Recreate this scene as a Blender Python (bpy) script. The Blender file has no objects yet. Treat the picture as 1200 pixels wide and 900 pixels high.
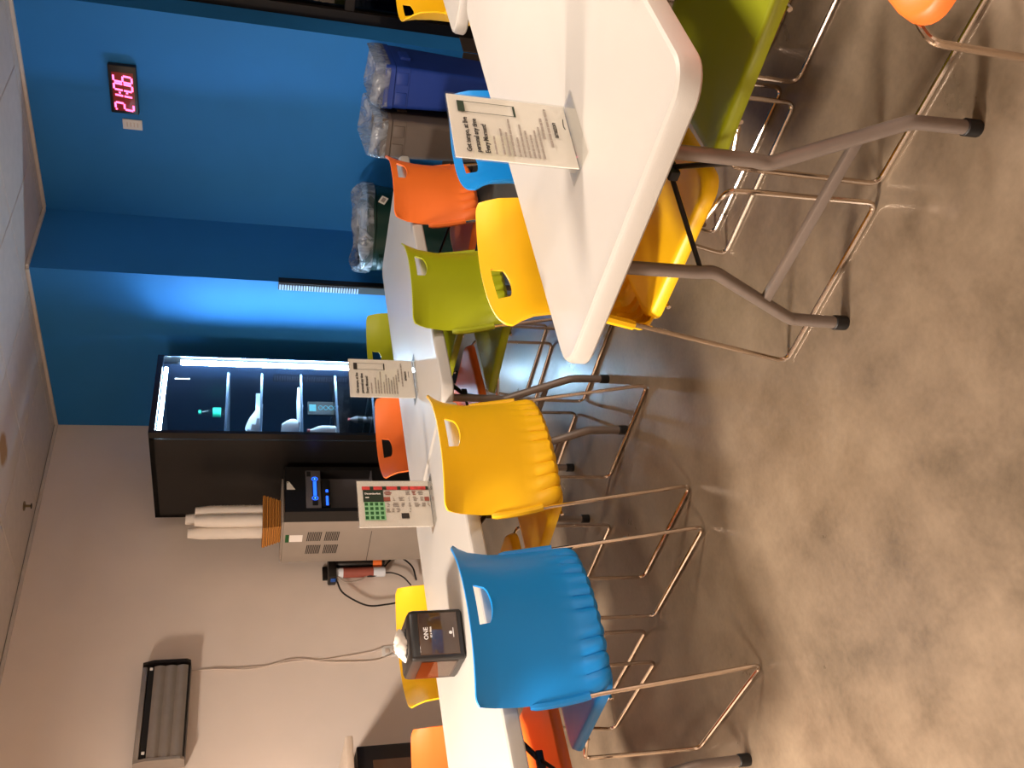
import bpy, bmesh, math, random
from mathutils import Vector, Matrix
random.seed(7)
SC = bpy.context.scene
COL = SC.collection
PI = math.pi

# ------------------------------------------------------------------ camera
# The photograph is lying on its side: the world's up points to the left of the frame.
F_PX, PITCH, ROLL, YAW = 1057.26, 0.2820, 0.0289, 0.7837
CAM = Vector((-4.7117, -5.2691, 1.4255))
def cam_axes():
    fw = Vector((0, math.cos(PITCH), -math.sin(PITCH)))
    up0 = Vector((0, math.sin(PITCH), math.cos(PITCH))); rt0 = Vector((1, 0, 0))
    rt = rt0 * math.cos(ROLL) + up0 * math.sin(ROLL)
    up = up0 * math.cos(ROLL) - rt0 * math.sin(ROLL)
    R = Matrix.Rotation(-YAW, 3, 'Z')
    return R @ fw, R @ rt, R @ up
fw, rt, up = cam_axes()
cd = bpy.data.cameras.new('camera'); cam = bpy.data.objects.new('camera', cd); COL.objects.link(cam)
M3 = Matrix((-up, rt, -fw)).transposed()
cam.matrix_world = Matrix.Translation(CAM) @ M3.to_4x4()
cd.sensor_fit = 'HORIZONTAL'; cd.sensor_width = 36.0; cd.lens = 36.0 * F_PX / 1200.0
cd.clip_start = 0.05; cd.clip_end = 60
SC.camera = cam

# ------------------------------------------------------------------ world, exposure
w = bpy.data.worlds.new('world'); SC.world = w; w.use_nodes = True
w.node_tree.nodes['Background'].inputs[0].default_value = (0.05, 0.055, 0.07, 1)
w.node_tree.nodes['Background'].inputs[1].default_value = 0.12
SC.view_settings.view_transform = 'Standard'; SC.view_settings.look = 'None'
SC.view_settings.gamma = 1.0; SC.view_settings.use_curve_mapping = False
SC.view_settings.exposure = 0.0
WARM = (1.0, 0.845, 0.71)
COLD = (0.55, 0.80, 1.0)
CEIL_LIGHTS = [  # x, y, watts, beam angle, label
    (-5.285, -2.155, 300, 172, 'square ceiling light nearest the beige wall'),
    (-1.625, -5.205, 74, 135, 'square ceiling light nearest the dark window'),
    (-5.895, -3.375, 55, 150, 'added square fill light above the open concrete floor'),  # out-of-view fixture, added to brighten the foreground floor and chair backs
    (-3.455, -7.035, 70, 165, 'added square fill light farthest from the beige wall'),  # unseen fill added for front light on signs and other upright faces
]
TUBE_STRENGTH = 125.0

# ------------------------------------------------------------------ materials
def srgb(r, g, b):
    f = lambda c: (c / 255 / 12.92) if c / 255 <= 0.04045 else ((c / 255 + 0.055) / 1.055) ** 2.4
    return (f(r), f(g), f(b), 1)
MATS = {}
def mat(name, rgb, rough=0.5, metal=0.0, spec=0.5, var=0.0, vscale=8, bump=0.0, bscale=200, emit=None, estr=0, coat=0.0):
    m = bpy.data.materials.new(name); m.use_nodes = True; nt = m.node_tree; p = nt.nodes['Principled BSDF']
    c = srgb(*rgb)
    p.inputs['Base Color'].default_value = c; p.inputs['Roughness'].default_value = rough
    p.inputs['Metallic'].default_value = metal; p.inputs['Specular IOR Level'].default_value = spec
    p.inputs['Coat Weight'].default_value = coat
    tc = nt.nodes.new('ShaderNodeTexCoord')
    if var > 0:
        n = nt.nodes.new('ShaderNodeTexNoise'); n.inputs['Scale'].default_value = vscale; n.inputs['Detail'].default_value = 5
        nt.links.new(tc.outputs['Object'], n.inputs['Vector'])
        r = nt.nodes.new('ShaderNodeValToRGB')
        r.color_ramp.elements[0].position = 0.3; r.color_ramp.elements[1].position = 0.7
        r.color_ramp.elements[0].color = [max(0, x * (1 - var)) for x in c[:3]] + [1]
        r.color_ramp.elements[1].color = [min(1, x * (1 + var)) for x in c[:3]] + [1]
        nt.links.new(n.outputs['Fac'], r.inputs['Fac']); nt.links.new(r.outputs['Color'], p.inputs['Base Color'])
    if bump > 0:
        n2 = nt.nodes.new('ShaderNodeTexNoise'); n2.inputs['Scale'].default_value = bscale; n2.inputs['Detail'].default_value = 3
        nt.links.new(tc.outputs['Object'], n2.inputs['Vector'])
        b = nt.nodes.new('ShaderNodeBump'); b.inputs['Strength'].default_value = bump; b.inputs['Distance'].default_value = 0.004
        nt.links.new(n2.outputs['Fac'], b.inputs['Height']); nt.links.new(b.outputs['Normal'], p.inputs['Normal'])
    if emit:
        p.inputs['Emission Color'].default_value = emit; p.inputs['Emission Strength'].default_value = estr
    MATS[name] = m
    return m
def glassy(name, tint, refl_rough=0.02, fac=0.08, haze=0.0, haze_rgb=(200, 210, 220)):
    m = bpy.data.materials.new(name); m.use_nodes = True; nt = m.node_tree; nt.nodes.clear()
    out = nt.nodes.new('ShaderNodeOutputMaterial')
    t = nt.nodes.new('ShaderNodeBsdfTransparent'); t.inputs[0].default_value = tint
    g = nt.nodes.new('ShaderNodeBsdfGlossy'); g.inputs['Roughness'].default_value = refl_rough
    fr = nt.nodes.new('ShaderNodeFresnel'); fr.inputs[0].default_value = 1.45
    mx = nt.nodes.new('ShaderNodeMixShader')
    geo = nt.nodes.new('ShaderNodeNewGeometry')      # same reflectance from either side of the thin sheet
    ior = nt.nodes.new('ShaderNodeMapRange'); ior.inputs[3].default_value = 1.45; ior.inputs[4].default_value = 1 / 1.45
    nt.links.new(geo.outputs['Backfacing'], ior.inputs[0]); nt.links.new(ior.outputs[0], fr.inputs[0])
    nt.links.new(fr.outputs[0], mx.inputs[0])
    nt.links.new(g.outputs[0], mx.inputs[2])
    if haze > 0:
        d = nt.nodes.new('ShaderNodeBsdfDiffuse'); d.inputs[0].default_value = srgb(*haze_rgb)
        tr = nt.nodes.new('ShaderNodeBsdfTranslucent'); tr.inputs[0].default_value = srgb(*haze_rgb)
        a = nt.nodes.new('ShaderNodeMixShader'); a.inputs[0].default_value = 0.5
        nt.links.new(d.outputs[0], a.inputs[1]); nt.links.new(tr.outputs[0], a.inputs[2])
        h = nt.nodes.new('ShaderNodeMixShader'); h.inputs[0].default_value = haze
        if haze > .1:      # crumpled film: cloudy where it is creased
            tcn = nt.nodes.new('ShaderNodeTexCoord'); nz = nt.nodes.new('ShaderNodeTexNoise'); nz.inputs['Scale'].default_value = 9; nz.inputs['Detail'].default_value = 4; nz.inputs['Distortion'].default_value = 1.5
            nt.links.new(tcn.outputs['Object'], nz.inputs['Vector'])
            mrn = nt.nodes.new('ShaderNodeMapRange'); mrn.inputs[1].default_value = .40; mrn.inputs[2].default_value = .62; mrn.inputs[3].default_value = haze * .35; mrn.inputs[4].default_value = haze * 1.9
            nt.links.new(nz.outputs['Fac'], mrn.inputs[0]); nt.links.new(mrn.outputs[0], h.inputs[0])
            bpn = nt.nodes.new('ShaderNodeBump'); bpn.inputs['Strength'].default_value = .8; bpn.inputs['Distance'].default_value = .02
            nt.links.new(nz.outputs['Fac'], bpn.inputs['Height'])
            for q in (g, d, tr): nt.links.new(bpn.outputs['Normal'], q.inputs['Normal'])
        nt.links.new(t.outputs[0], h.inputs[1]); nt.links.new(a.outputs[0], h.inputs[2])
        nt.links.new(h.outputs[0], mx.inputs[1])
    else:
        nt.links.new(t.outputs[0], mx.inputs[1])
    nt.links.new(mx.outputs[0], out.inputs[0]); MATS[name] = m
    return m
def emission(name, rgb, strength):
    m = bpy.data.materials.new(name); m.use_nodes = True; nt = m.node_tree; nt.nodes.clear()
    out = nt.nodes.new('ShaderNodeOutputMaterial'); e = nt.nodes.new('ShaderNodeEmission')
    e.inputs[0].default_value = (*rgb[:3], 1); e.inputs[1].default_value = strength
    nt.links.new(e.outputs[0], out.inputs[0]); MATS[name] = m
    return m
def concrete():
    m = bpy.data.materials.new('concrete'); m.use_nodes = True; nt = m.node_tree; p = nt.nodes['Principled BSDF']
    tc = nt.nodes.new('ShaderNodeTexCoord')
    def noise(s, d, ro=0.55, dist=0.0):
        n = nt.nodes.new('ShaderNodeTexNoise'); n.inputs['Scale'].default_value = s; n.inputs['Detail'].default_value = d
        n.inputs['Roughness'].default_value = ro; n.inputs['Distortion'].default_value = dist
        nt.links.new(tc.outputs['Object'], n.inputs['Vector']); return n
    a = noise(0.9, 5, 0.55, 0.3); b = noise(4.0, 9, 0.62, 0.2); c = noise(60, 4)
    r = nt.nodes.new('ShaderNodeValToRGB'); e = r.color_ramp.elements
    e[0].position = 0.36; e[0].color = srgb(92, 80, 66); e[1].position = 0.66; e[1].color = srgb(140, 124, 104)
    k = r.color_ramp.elements.new(0.5); k.color = srgb(119, 104, 87)
    m1 = nt.nodes.new('ShaderNodeMix'); m1.data_type = 'FLOAT'; m1.inputs[0].default_value = 0.6
    nt.links.new(a.outputs['Fac'], m1.inputs[2]); nt.links.new(b.outputs['Fac'], m1.inputs[3])
    m2 = nt.nodes.new('ShaderNodeMix'); m2.data_type = 'FLOAT'; m2.inputs[0].default_value = 0.12
    nt.links.new(m1.outputs[0], m2.inputs[2]); nt.links.new(c.outputs['Fac'], m2.inputs[3])
    nt.links.new(m2.outputs[0], r.inputs['Fac']); nt.links.new(r.outputs['Color'], p.inputs['Base Color'])
    mr = nt.nodes.new('ShaderNodeMapRange'); mr.inputs[1].default_value = 0.3; mr.inputs[2].default_value = 0.7
    mr.inputs[3].default_value = 0.26; mr.inputs[4].default_value = 0.42
    nt.links.new(b.outputs['Fac'], mr.inputs[0]); nt.links.new(mr.outputs[0], p.inputs['Roughness'])
    p.inputs['Specular IOR Level'].default_value = 0.45
    bp = nt.nodes.new('ShaderNodeBump'); bp.inputs['Strength'].default_value = 0.08; bp.inputs['Distance'].default_value = 0.004
    nt.links.new(c.outputs['Fac'], bp.inputs['Height']); nt.links.new(bp.outputs['Normal'], p.inputs['Normal'])
    MATS['concrete'] = m
    return m
def weave():
    m = bpy.data.materials.new('wicker'); m.use_nodes = True; nt = m.node_tree; p = nt.nodes['Principled BSDF']
    tc = nt.nodes.new('ShaderNodeTexCoord')
    mp = nt.nodes.new('ShaderNodeMapping'); mp.inputs['Scale'].default_value = (1, 1, 1)
    nt.links.new(tc.outputs['Object'], mp.inputs['Vector'])
    wv = nt.nodes.new('ShaderNodeTexWave'); wv.wave_type = 'BANDS'; wv.bands_direction = 'Z'
    wv.inputs['Scale'].default_value = 28; wv.inputs['Distortion'].default_value = 2.5
    wv.inputs['Detail'].default_value = 2
    nt.links.new(mp.outputs[0], wv.inputs['Vector'])
    r = nt.nodes.new('ShaderNodeValToRGB')
    r.color_ramp.elements[0].color = srgb(120, 70, 20); r.color_ramp.elements[1].color = srgb(222, 152, 66)
    nt.links.new(wv.outputs['Fac'], r.inputs['Fac']); nt.links.new(r.outputs['Color'], p.inputs['Base Color'])
    p.inputs['Roughness'].default_value = 0.6; MATS['wicker'] = m
concrete(); weave()
mat('beige_wall', (238, 224, 212), 0.85, var=0.03, vscale=3, bump=0.05, bscale=150)
mat('blue_wall', (30, 124, 200), 0.7, var=0.03, vscale=4, bump=0.05, bscale=150)
mat('dark_base', (70, 60, 54), 0.5, var=0.05)
mat('ceiling_tile', (214, 204, 196), 0.9, var=0.04, vscale=14, bump=0.15, bscale=260)
def stained():
    m = mat('ceiling_tile_stained', (214, 204, 196), 0.9, bump=0.15, bscale=260); nt = m.node_tree; p = nt.nodes['Principled BSDF']
    tc = nt.nodes.new('ShaderNodeTexCoord'); mp = nt.nodes.new('ShaderNodeMapping'); mp.inputs['Location'].default_value = (.14, .02, 0); mp.inputs['Scale'].default_value = (9, 7, 0)
    nz = nt.nodes.new('ShaderNodeTexNoise'); nz.inputs['Scale'].default_value = 9
    gr = nt.nodes.new('ShaderNodeTexGradient'); gr.gradient_type = 'SPHERICAL'; ad = nt.nodes.new('ShaderNodeMath'); ad.operation = 'MULTIPLY'
    r = nt.nodes.new('ShaderNodeValToRGB'); r.color_ramp.elements[0].color = srgb(214, 204, 196); r.color_ramp.elements[1].color = srgb(176, 140, 98); r.color_ramp.elements[0].position = .08; r.color_ramp.elements[1].position = .22
    nt.links.new(tc.outputs['Object'], mp.inputs[0]); nt.links.new(mp.outputs[0], gr.inputs[0]); nt.links.new(tc.outputs['Object'], nz.inputs[0])
    nt.links.new(gr.outputs['Fac'], ad.inputs[0]); nt.links.new(nz.outputs['Fac'], ad.inputs[1]); nt.links.new(ad.outputs[0], r.inputs[0]); nt.links.new(r.outputs[0], p.inputs['Base Color'])
stained()
mat('ceiling_grid', (150, 140, 132), 0.6, var=0.02)
mat('table_white', (184, 180, 174), 0.45, var=0.015, vscale=3, bump=0.10, bscale=420)
mat('table_leg', (128, 116, 108), 0.42, 0.35, var=0.04, vscale=30)
mat('black_cap', (16, 15, 15), 0.55, var=0.05)
mat('chrome', (216, 200, 184), 0.14, 1.0, var=0.03, vscale=40)
mat('plastic_yellow', (251, 196, 18), 0.42, var=0.015, vscale=5, bump=0.04, bscale=500)
mat('plastic_blue', (8, 134, 216), 0.42, var=0.015, vscale=5, bump=0.04, bscale=500)
mat('plastic_lime', (160, 168, 14), 0.42, var=0.015, vscale=5, bump=0.04, bscale=500)
mat('plastic_orange', (246, 120, 48), 0.42, var=0.015, vscale=5, bump=0.04, bscale=500)
mat('machine_black', (19, 17, 16), 0.38, var=0.06, vscale=20)
mat('machine_inner', (20, 28, 46), 0.5, var=0.06, vscale=12)
mat('cooler_grey', (168, 156, 144), 0.45, 0.1, var=0.03, vscale=6)
mat('alcove_grey', (104, 100, 104), 0.45, 0.2, var=0.03, vscale=12)
mat('slot_black', (14, 12, 11), 0.7, var=0.05)
mat('shelf_steel', (190, 205, 222), 0.3, 0.7, var=0.03)
mat('rail_steel', (96, 112, 132), 0.35, 0.6, var=0.03)
mat('white_plastic', (232, 228, 222), 0.4, var=0.015)
mat('paper', (252, 246, 240), 0.7, var=0.01, vscale=3)
mat('ink', (46, 40, 38), 0.7, var=0.02)
mat('ink_grey', (158, 146, 138), 0.7, var=0.02)
mat('ink_dark', (36, 52, 36), 0.6, var=0.05, vscale=50)
mat('green_light', (140, 202, 150), 0.6, var=0.03)
mat('green_dark', (24, 92, 42), 0.6, var=0.05)
mat('red_print', (206, 66, 62), 0.6, var=0.35, vscale=40)
mat('brown_print', (160, 84, 70), 0.6, var=0.05)
mat('foam_white', (240, 230, 218), 0.6, var=0.01)
mat('bin_blue', (26, 60, 148), 0.5, var=0.04)
mat('bin_grey', (104, 92, 84), 0.55, var=0.04)
mat('bin_green', (10, 46, 40), 0.35, var=0.05)
mat('bin_inside', (34, 34, 38), 0.7, var=0.05)
mat('silver', (164, 156, 148), 0.36, 0.6, var=0.04, vscale=20)
mat('device_black', (26, 22, 20), 0.35, var=0.05)
mat('device_panel', (74, 54, 42), 0.08, var=0.05, coat=0.5)
mat('cord_white', (216, 200, 186), 0.5, var=0.02)
mat('rubber_black', (20, 18, 18), 0.5, var=0.05)
mat('tube_blue', (24, 82, 170), 0.4, var=0.05)
mat('bottle_clear', (200, 216, 222), 0.15, var=0.02)
mat('label_green', (30, 190, 150), 0.5, var=0.03)
mat('cap_red', (206, 92, 88), 0.45, var=0.03)
mat('bag_white', (226, 232, 240), 0.6, var=0.03)
mat('window_frame', (30, 24, 20), 0.4, 0.3, var=0.05)
mat('counter_top', (226, 208, 188), 0.35, var=0.03)
mat('wood_dark', (62, 44, 34), 0.4, var=0.15, vscale=10)
mat('tape_white', (228, 222, 210), 0.6, var=0.02)
mat('brass', (140, 120, 90), 0.4, 0.7, var=0.05)
glassy('pane', (0.93, 0.97, 1.0, 1))
glassy('acrylic', (0.95, 0.95, 0.94, 1), haze=0.03, haze_rgb=(236, 226, 214))
glassy('smoked', (0.55, 0.50, 0.46, 1))
glassy('night_pane', (0.10, 0.10, 0.11, 1))
glassy('liner', (0.90, 0.92, 0.95, 1), refl_rough=0.2, haze=0.42, haze_rgb=(196, 204, 214))
emission('led_cold', COLD, TUBE_STRENGTH)
emission('led_red', (1.0, 0.10, 0.28), 5.0)
emission('led_blue', (0.02, 0.12, 1.0), 2.2)
emission('led_cyan', (0.2, 0.75, 1.0), 1.0)
emission('lamp_panel', WARM, 6.0)
mat('clock_face', (70, 14, 12), 0.3, emit=(0.5, 0.03, 0.02, 1), estr=0.25)

# ------------------------------------------------------------------ mesh helpers
class MB:
    def __init__(s): s.bm = bmesh.new()
    def box(s, x0, y0, z0, x1, y1, z1, bevel=0.0, seg=2, m=None):
        r = bmesh.ops.create_cube(s.bm, size=1.0); vs = r['verts']
        T = Matrix.Translation(((x0 + x1) / 2, (y0 + y1) / 2, (z0 + z1) / 2)) @ Matrix.Diagonal((abs(x1 - x0), abs(y1 - y0), abs(z1 - z0), 1))
        bmesh.ops.transform(s.bm, matrix=T, verts=vs)
        if bevel > 0:
            es = list({e for v in vs for e in v.link_edges})
            g = bmesh.ops.bevel(s.bm, geom=es, offset=bevel, segments=seg, affect='EDGES', profile=0.5)
            vs = list({v for f in g['faces'] for v in f.verts} | {v for v in vs if v.is_valid})
        if m is not None: bmesh.ops.transform(s.bm, matrix=m, verts=vs)
        return s
    def tube(s, pts, r, n=10, cap=True, closed=False):
        pts = [Vector(p) for p in pts]; rings = []; N = len(pts)
        rad = r if isinstance(r, (list, tuple)) else [r] * N
        t0 = (pts[1] - pts[0]).normalized()
        nrm = t0.orthogonal().normalized()
        for i, p in enumerate(pts):
            if closed: t = (pts[(i + 1) % N] - pts[i - 1]).normalized()
            elif i == 0: t = t0
            elif i == N - 1: t = (pts[i] - pts[i - 1]).normalized()
            else:
                t = ((pts[i + 1] - p).normalized() + (p - pts[i - 1]).normalized())
                t = t.normalized() if t.length > 1e-6 else (pts[i + 1] - p).normalized()
            nrm = (nrm - t * nrm.dot(t)); nrm = nrm.normalized() if nrm.length > 1e-6 else t.orthogonal().normalized()
            b = t.cross(nrm)
            rings.append([s.bm.verts.new(p + (nrm * math.cos(2 * PI * k / n) + b * math.sin(2 * PI * k / n)) * rad[i]) for k in range(n)])
        for i in range(N - (0 if closed else 1)):
            a = rings[i]; c = rings[(i + 1) % N]
            for k in range(n):
                s.bm.faces.new((a[k], a[(k + 1) % n], c[(k + 1) % n], c[k]))
        if cap and not closed:
            s.bm.faces.new(rings[0][::-1]); s.bm.faces.new(rings[-1])
        return s
    def rings(s, loops, close_start=True, close_end=True):
        R = [[s.bm.verts.new(p) for p in L] for L in loops]; n = len(R[0])
        for a, c in zip(R, R[1:]):
            for k in range(n): s.bm.faces.new((a[k], a[(k + 1) % n], c[(k + 1) % n], c[k]))
        if close_start: s.bm.faces.new(R[0][::-1])
        if close_end: s.bm.faces.new(R[-1])
        return s
    def lathe(s, prof, n=24, c=(0, 0, 0), caps=True):
        return s.rings([[(c[0] + r * math.cos(2 * PI * k / n), c[1] + r * math.sin(2 * PI * k / n), c[2] + z) for k in range(n)] for r, z in prof], caps, caps)
    def poly(s, pts, thick):     # extrude an outline given in 3-D along a vector
        a = [s.bm.verts.new(p) for p in pts]; b = [s.bm.verts.new(Vector(p) + Vector(thick)) for p in pts]; n = len(a)
        s.bm.faces.new(a); s.bm.faces.new(b[::-1])
        for k in range(n): s.bm.faces.new((a[k], b[k], b[(k + 1) % n], a[(k + 1) % n]))
        return s
    def mesh(s, name, material, smooth=True, angle=35):
        bmesh.ops.recalc_face_normals(s.bm, faces=s.bm.faces)
        me = bpy.data.meshes.new(name); s.bm.to_mesh(me); s.bm.free()
        me.materials.append(MATS[material] if isinstance(material, str) else material)
        if smooth and len(me.polygons):
            me.polygons.foreach_set('use_smooth', [True] * len(me.polygons))
            me.set_sharp_from_angle(angle=math.radians(angle))
        return me
    def build(s, name, material, parent=None, **k):
        return link(name, s.mesh(name, material, **k), parent)
def link(name, me, parent=None, loc=None, rot=None):
    o = bpy.data.objects.new(name, me); COL.objects.link(o)
    if parent: o.parent = parent
    if loc: o.location = loc
    if rot: o.rotation_euler = rot
    return o
def thing(name, label, cat, loc=(0, 0, 0), rz=0, group=None):
    o = bpy.data.objects.new(name, None); COL.objects.link(o); o.location = loc; o.rotation_euler = (0, 0, rz)
    o.empty_display_size = 0.1
    return tag(o, label, cat, group)
def tag(o, label, cat, group=None):
    o['label'] = label; o['category'] = cat
    if group: o['group'] = group
    return o
def struct(o): o['kind'] = 'structure'; return o
def dup(root, loc, rz, label, group=None, recolor=None):
    def cp(o, parent):
        c = o.copy(); COL.objects.link(c)
        if parent: c.parent = parent
        for ch in list(kids.get(o.name, [])): cp(ch, c)
        if recolor and c.type == 'MESH' and c.data.name in recolor: c.data = recolor[c.data.name]
        return c
    kids = {}
    for o in COL.objects:
        if o.parent: kids.setdefault(o.parent.name, []).append(o)
    r = cp(root, None); r.location = loc; r.rotation_euler = (0, 0, rz); r['label'] = label
    if group: r['group'] = group
    return r
def fillet(pts, r, n=6):
    pts = [Vector(p) for p in pts]; out = [pts[0]]
    for a, b, c in zip(pts, pts[1:], pts[2:]):
        u = (a - b); v = (c - b); rr = r if not isinstance(r, (list,)) else r
        ang = u.angle(v); d = min(rr / math.tan(ang / 2) if ang > 1e-3 else 0, u.length * .49, v.length * .49)
        p, q = b + u.normalized() * d, b + v.normalized() * d
        for i in range(n + 1):
            t = i / n; out.append(p * (1 - t) ** 2 + b * 2 * t * (1 - t) + q * t * t)
    out.append(pts[-1]); return out
def smooth_path(pts, n=8):   # Catmull-Rom
    P = [Vector(p) for p in pts]; P = [P[0] * 2 - P[1]] + P + [P[-1] * 2 - P[-2]]; out = []
    for i in range(1, len(P) - 2):
        for k in range(n):
            t = k / n; a, b, c, d = P[i - 1:i + 3]
            out.append(0.5 * ((2 * b) + (c - a) * t + (2 * a - 5 * b + 4 * c - d) * t * t + (3 * b - a - 3 * c + d) * t ** 3))
    out.append(P[-2]); return out
def rrect(x0, y0, x1, y1, r, n=6):
    out = []
    for cx, cy, a0 in ((x1 - r, y1 - r, 0), (x0 + r, y1 - r, 90), (x0 + r, y0 + r, 180), (x1 - r, y0 + r, 270)):
        for k in range(n + 1):
            a = math.radians(a0 + 90 * k / n); out.append((cx + r * math.cos(a), cy + r * math.sin(a)))
    return out
def text_mesh(name, body, size, material, align='LEFT', bold=0.0, depth=0.0006):
    cu = bpy.data.curves.new(name, 'FONT'); cu.body = body; cu.size = size; cu.align_x = align
    cu.extrude = depth / 2; cu.offset = bold; cu.resolution_u = 2
    o = bpy.data.objects.new(name, cu); COL.objects.link(o)
    dg = bpy.context.evaluated_depsgraph_get(); dg.update()
    me = bpy.data.meshes.new_from_object(o.evaluated_get(dg)); bpy.data.objects.remove(o)
    me.materials.clear(); me.materials.append(MATS[material]); return me

# ------------------------------------------------------------------ the room
HC = 2.75
XC = 0.61; YR = -1.42; YJ = -2.835          # recessed blue wall, its two corners
X0, Y0 = -8.6, -8.4
struct(MB().box(X0 - .1, Y0 - .1, -0.1, 1.2, 0.1, 0).build('floor', 'concrete', smooth=False))
struct(MB().box(X0, 0, 0, 0.12, 0.12, HC).build('wall_left', 'beige_wall', smooth=False))
struct(MB().box(0, YR, 0, 0.12, 0, HC).build('wall_far', 'blue_wall', smooth=False))
struct(MB().box(0.12, YR, 0, XC + .12, YR + .12, HC).build('wall_far_return', 'blue_wall', smooth=False))
struct(MB().box(XC, YJ, 0, XC + .22, YR, HC).build('wall_right', 'blue_wall', smooth=False))
struct(MB().box(0.83, Y0, 0, 0.95, -6.2, HC).build('wall_right_near', 'blue_wall', smooth=False))
struct(MB().box(0.83, -6.2, 2.45, 0.95, YJ, HC).build('wall_right_over_window', 'blue_wall', smooth=False))
struct(MB().box(X0 - .12, Y0 - .12, 0, 0.95, Y0, HC).build('wall_near', 'beige_wall', smooth=False))
struct(MB().box(X0 - .12, Y0, 0, X0, 0.12, HC).build('wall_behind', 'beige_wall', smooth=False))
struct(MB().box(XC - .008, YJ, 0, XC, YR, 0.215, 0.003).build('baseboard_right', 'dark_base', smooth=False))
struct(MB().box(-.008, YR, 0, 0, 0, 0.12, 0.003).build('baseboard_far', 'dark_base', smooth=False))
struct(MB().box(0.0, YR - .008, 0, XC - .008, YR, 0.12, 0.003).build('baseboard_return', 'dark_base', smooth=False))
struct(MB().box(X0, -.008, 0, -.008, 0, 0.10, 0.003).build('baseboard_left', 'dark_base', smooth=False))
struct(MB().box(XC + .001, YJ - .008, 0, XC + .22, YJ, 0.215, 0.003).build('baseboard_window', 'dark_base', smooth=False))
for nm, a in (('trim_left', (X0, -.02, HC - .02, 0, 0, HC - .002)), ('trim_far', (-.02, YR, HC - .02, 0, -.02, HC - .002)),
              ('trim_right', (XC - .02, YJ, HC - .02, XC, YR - .02, HC - .002)), ('trim_return', (0, YR - .02, HC - .02, XC - .02, YR, HC - .002))):
    struct(MB().box(*a).build(nm, 'ceiling_tile', smooth=False))
# window: dark bronze frame, mullions, night glass
win = struct(MB().box(0.80, -6.2, 0.0, 0.87, YJ - .0, 0.09).box(0.80, -6.2, 2.37, 0.87, YJ, 2.45).box(0.80, YJ - .07, 0.09, 0.87, YJ, 2.37)
             .box(0.80, -6.2, 0.09, 0.87, -6.13, 2.37).build('window_1', 'window_frame', smooth=False))
for y in (-3.95, -5.05):
    MB().box(0.805, y - .03, 0.09, 0.865, y + .03, 2.37, 0.004).build('mullion', 'window_frame', win, smooth=False)
MB().box(0.805, -6.13, 0.88, 0.865, YJ - .07, 0.94, 0.004).build('transom', 'window_frame', win, smooth=False)
for y0, y1 in ((-3.92, YJ - .07), (-5.02, -3.98), (-6.13, -5.08)):
    for z0, z1 in ((0.09, 0.88), (0.94, 2.37)):
        MB().box(0.832, y0, z0, 0.838, y1, z1).build('pane', 'night_pane', win, smooth=False)
# ceiling: backing slab, tiles, border strips
ceil = struct(MB().box(X0 - .1, Y0 - .1, HC + .012, 1.2, .12, HC + .1).build('ceiling', 'ceiling_grid', smooth=False))
GX, GY, T = -0.10, -0.02, 0.61
tile_me = MB().box(-.3015, -.3015, 0, .3015, .3015, .02, 0.003, 1).mesh('tile', 'ceiling_tile', smooth=False)
tile_st = MB().box(-.3015, -.3015, 0, .3015, .3015, .02, 0.003, 1).mesh('tile_stained', 'ceiling_tile_stained', smooth=False)
light_cells = set()
for lx, ly, *_ in CEIL_LIGHTS: light_cells.add((round((GX - lx - T / 2) / T), round((GY - ly - T / 2) / T)))
for i in range(-1, 14):
    for j in range(0, 14):
        if (i, j) in light_cells: continue
        cx, cy = GX - T * i - T / 2, GY - T * j - T / 2
        if i == -1 and j < 2: continue
        if cx - .3 < X0 or cy - .3 < Y0: continue
        link('tile', tile_st if (i, j) == (1, 1) else tile_me, ceil, (cx, cy, HC))
bs = MB()
for j in range(0, 2): bs.box(GX + .005, GY - T * (j + 1) + .004, HC, -0.0, GY - T * j - .004, HC + .02)
bs.box(0.515, YJ, HC, 0.83, YR - .02, HC + .02)
bs.build('border_tiles', 'ceiling_tile', ceil, smooth=False)
t = thing('sprinkler_head', 'small dark sprinkler head hanging from the ceiling near the beige wall', 'sprinkler', (-.936, -.288, HC))
MB().lathe([(.03, 0), (.03, -.004), (.012, -.008)], 16).build('escutcheon', 'brass', t)
MB().lathe([(.008, -.004), (.008, -.035), (.004, -.04)], 10).build('stem', 'brass', t)
MB().lathe([(.018, -.04), (.018, -.043), (.004, -.046)], 16).build('deflector', 'black_cap', t)
for lx, ly, wt, spr, lab in CEIL_LIGHTS:
    t = thing('ceiling_light', lab, 'ceiling light', (lx, ly, HC))
    fr = MB()
    for a in ((-.302, -.302, .302, -.27), (-.302, .27, .302, .302), (-.302, -.27, -.27, .27), (.27, -.27, .302, .27)):
        fr.box(a[0], a[1], 0, a[2], a[3], .03)
    fr.build('frame', 'white_plastic', t, smooth=False)
    MB().box(-.27, -.27, .006, .27, .27, .011).build('diffuser', 'lamp_panel', t, smooth=False)
    ld = bpy.data.lights.new('lamp', 'AREA'); ld.shape = 'SQUARE'; ld.size = .52; ld.energy = wt; ld.color = WARM; ld.spread = math.radians(spr)
    lo = bpy.data.objects.new('lamp', ld); COL.objects.link(lo); lo.parent = t; lo.location = (0, 0, .003)

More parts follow.
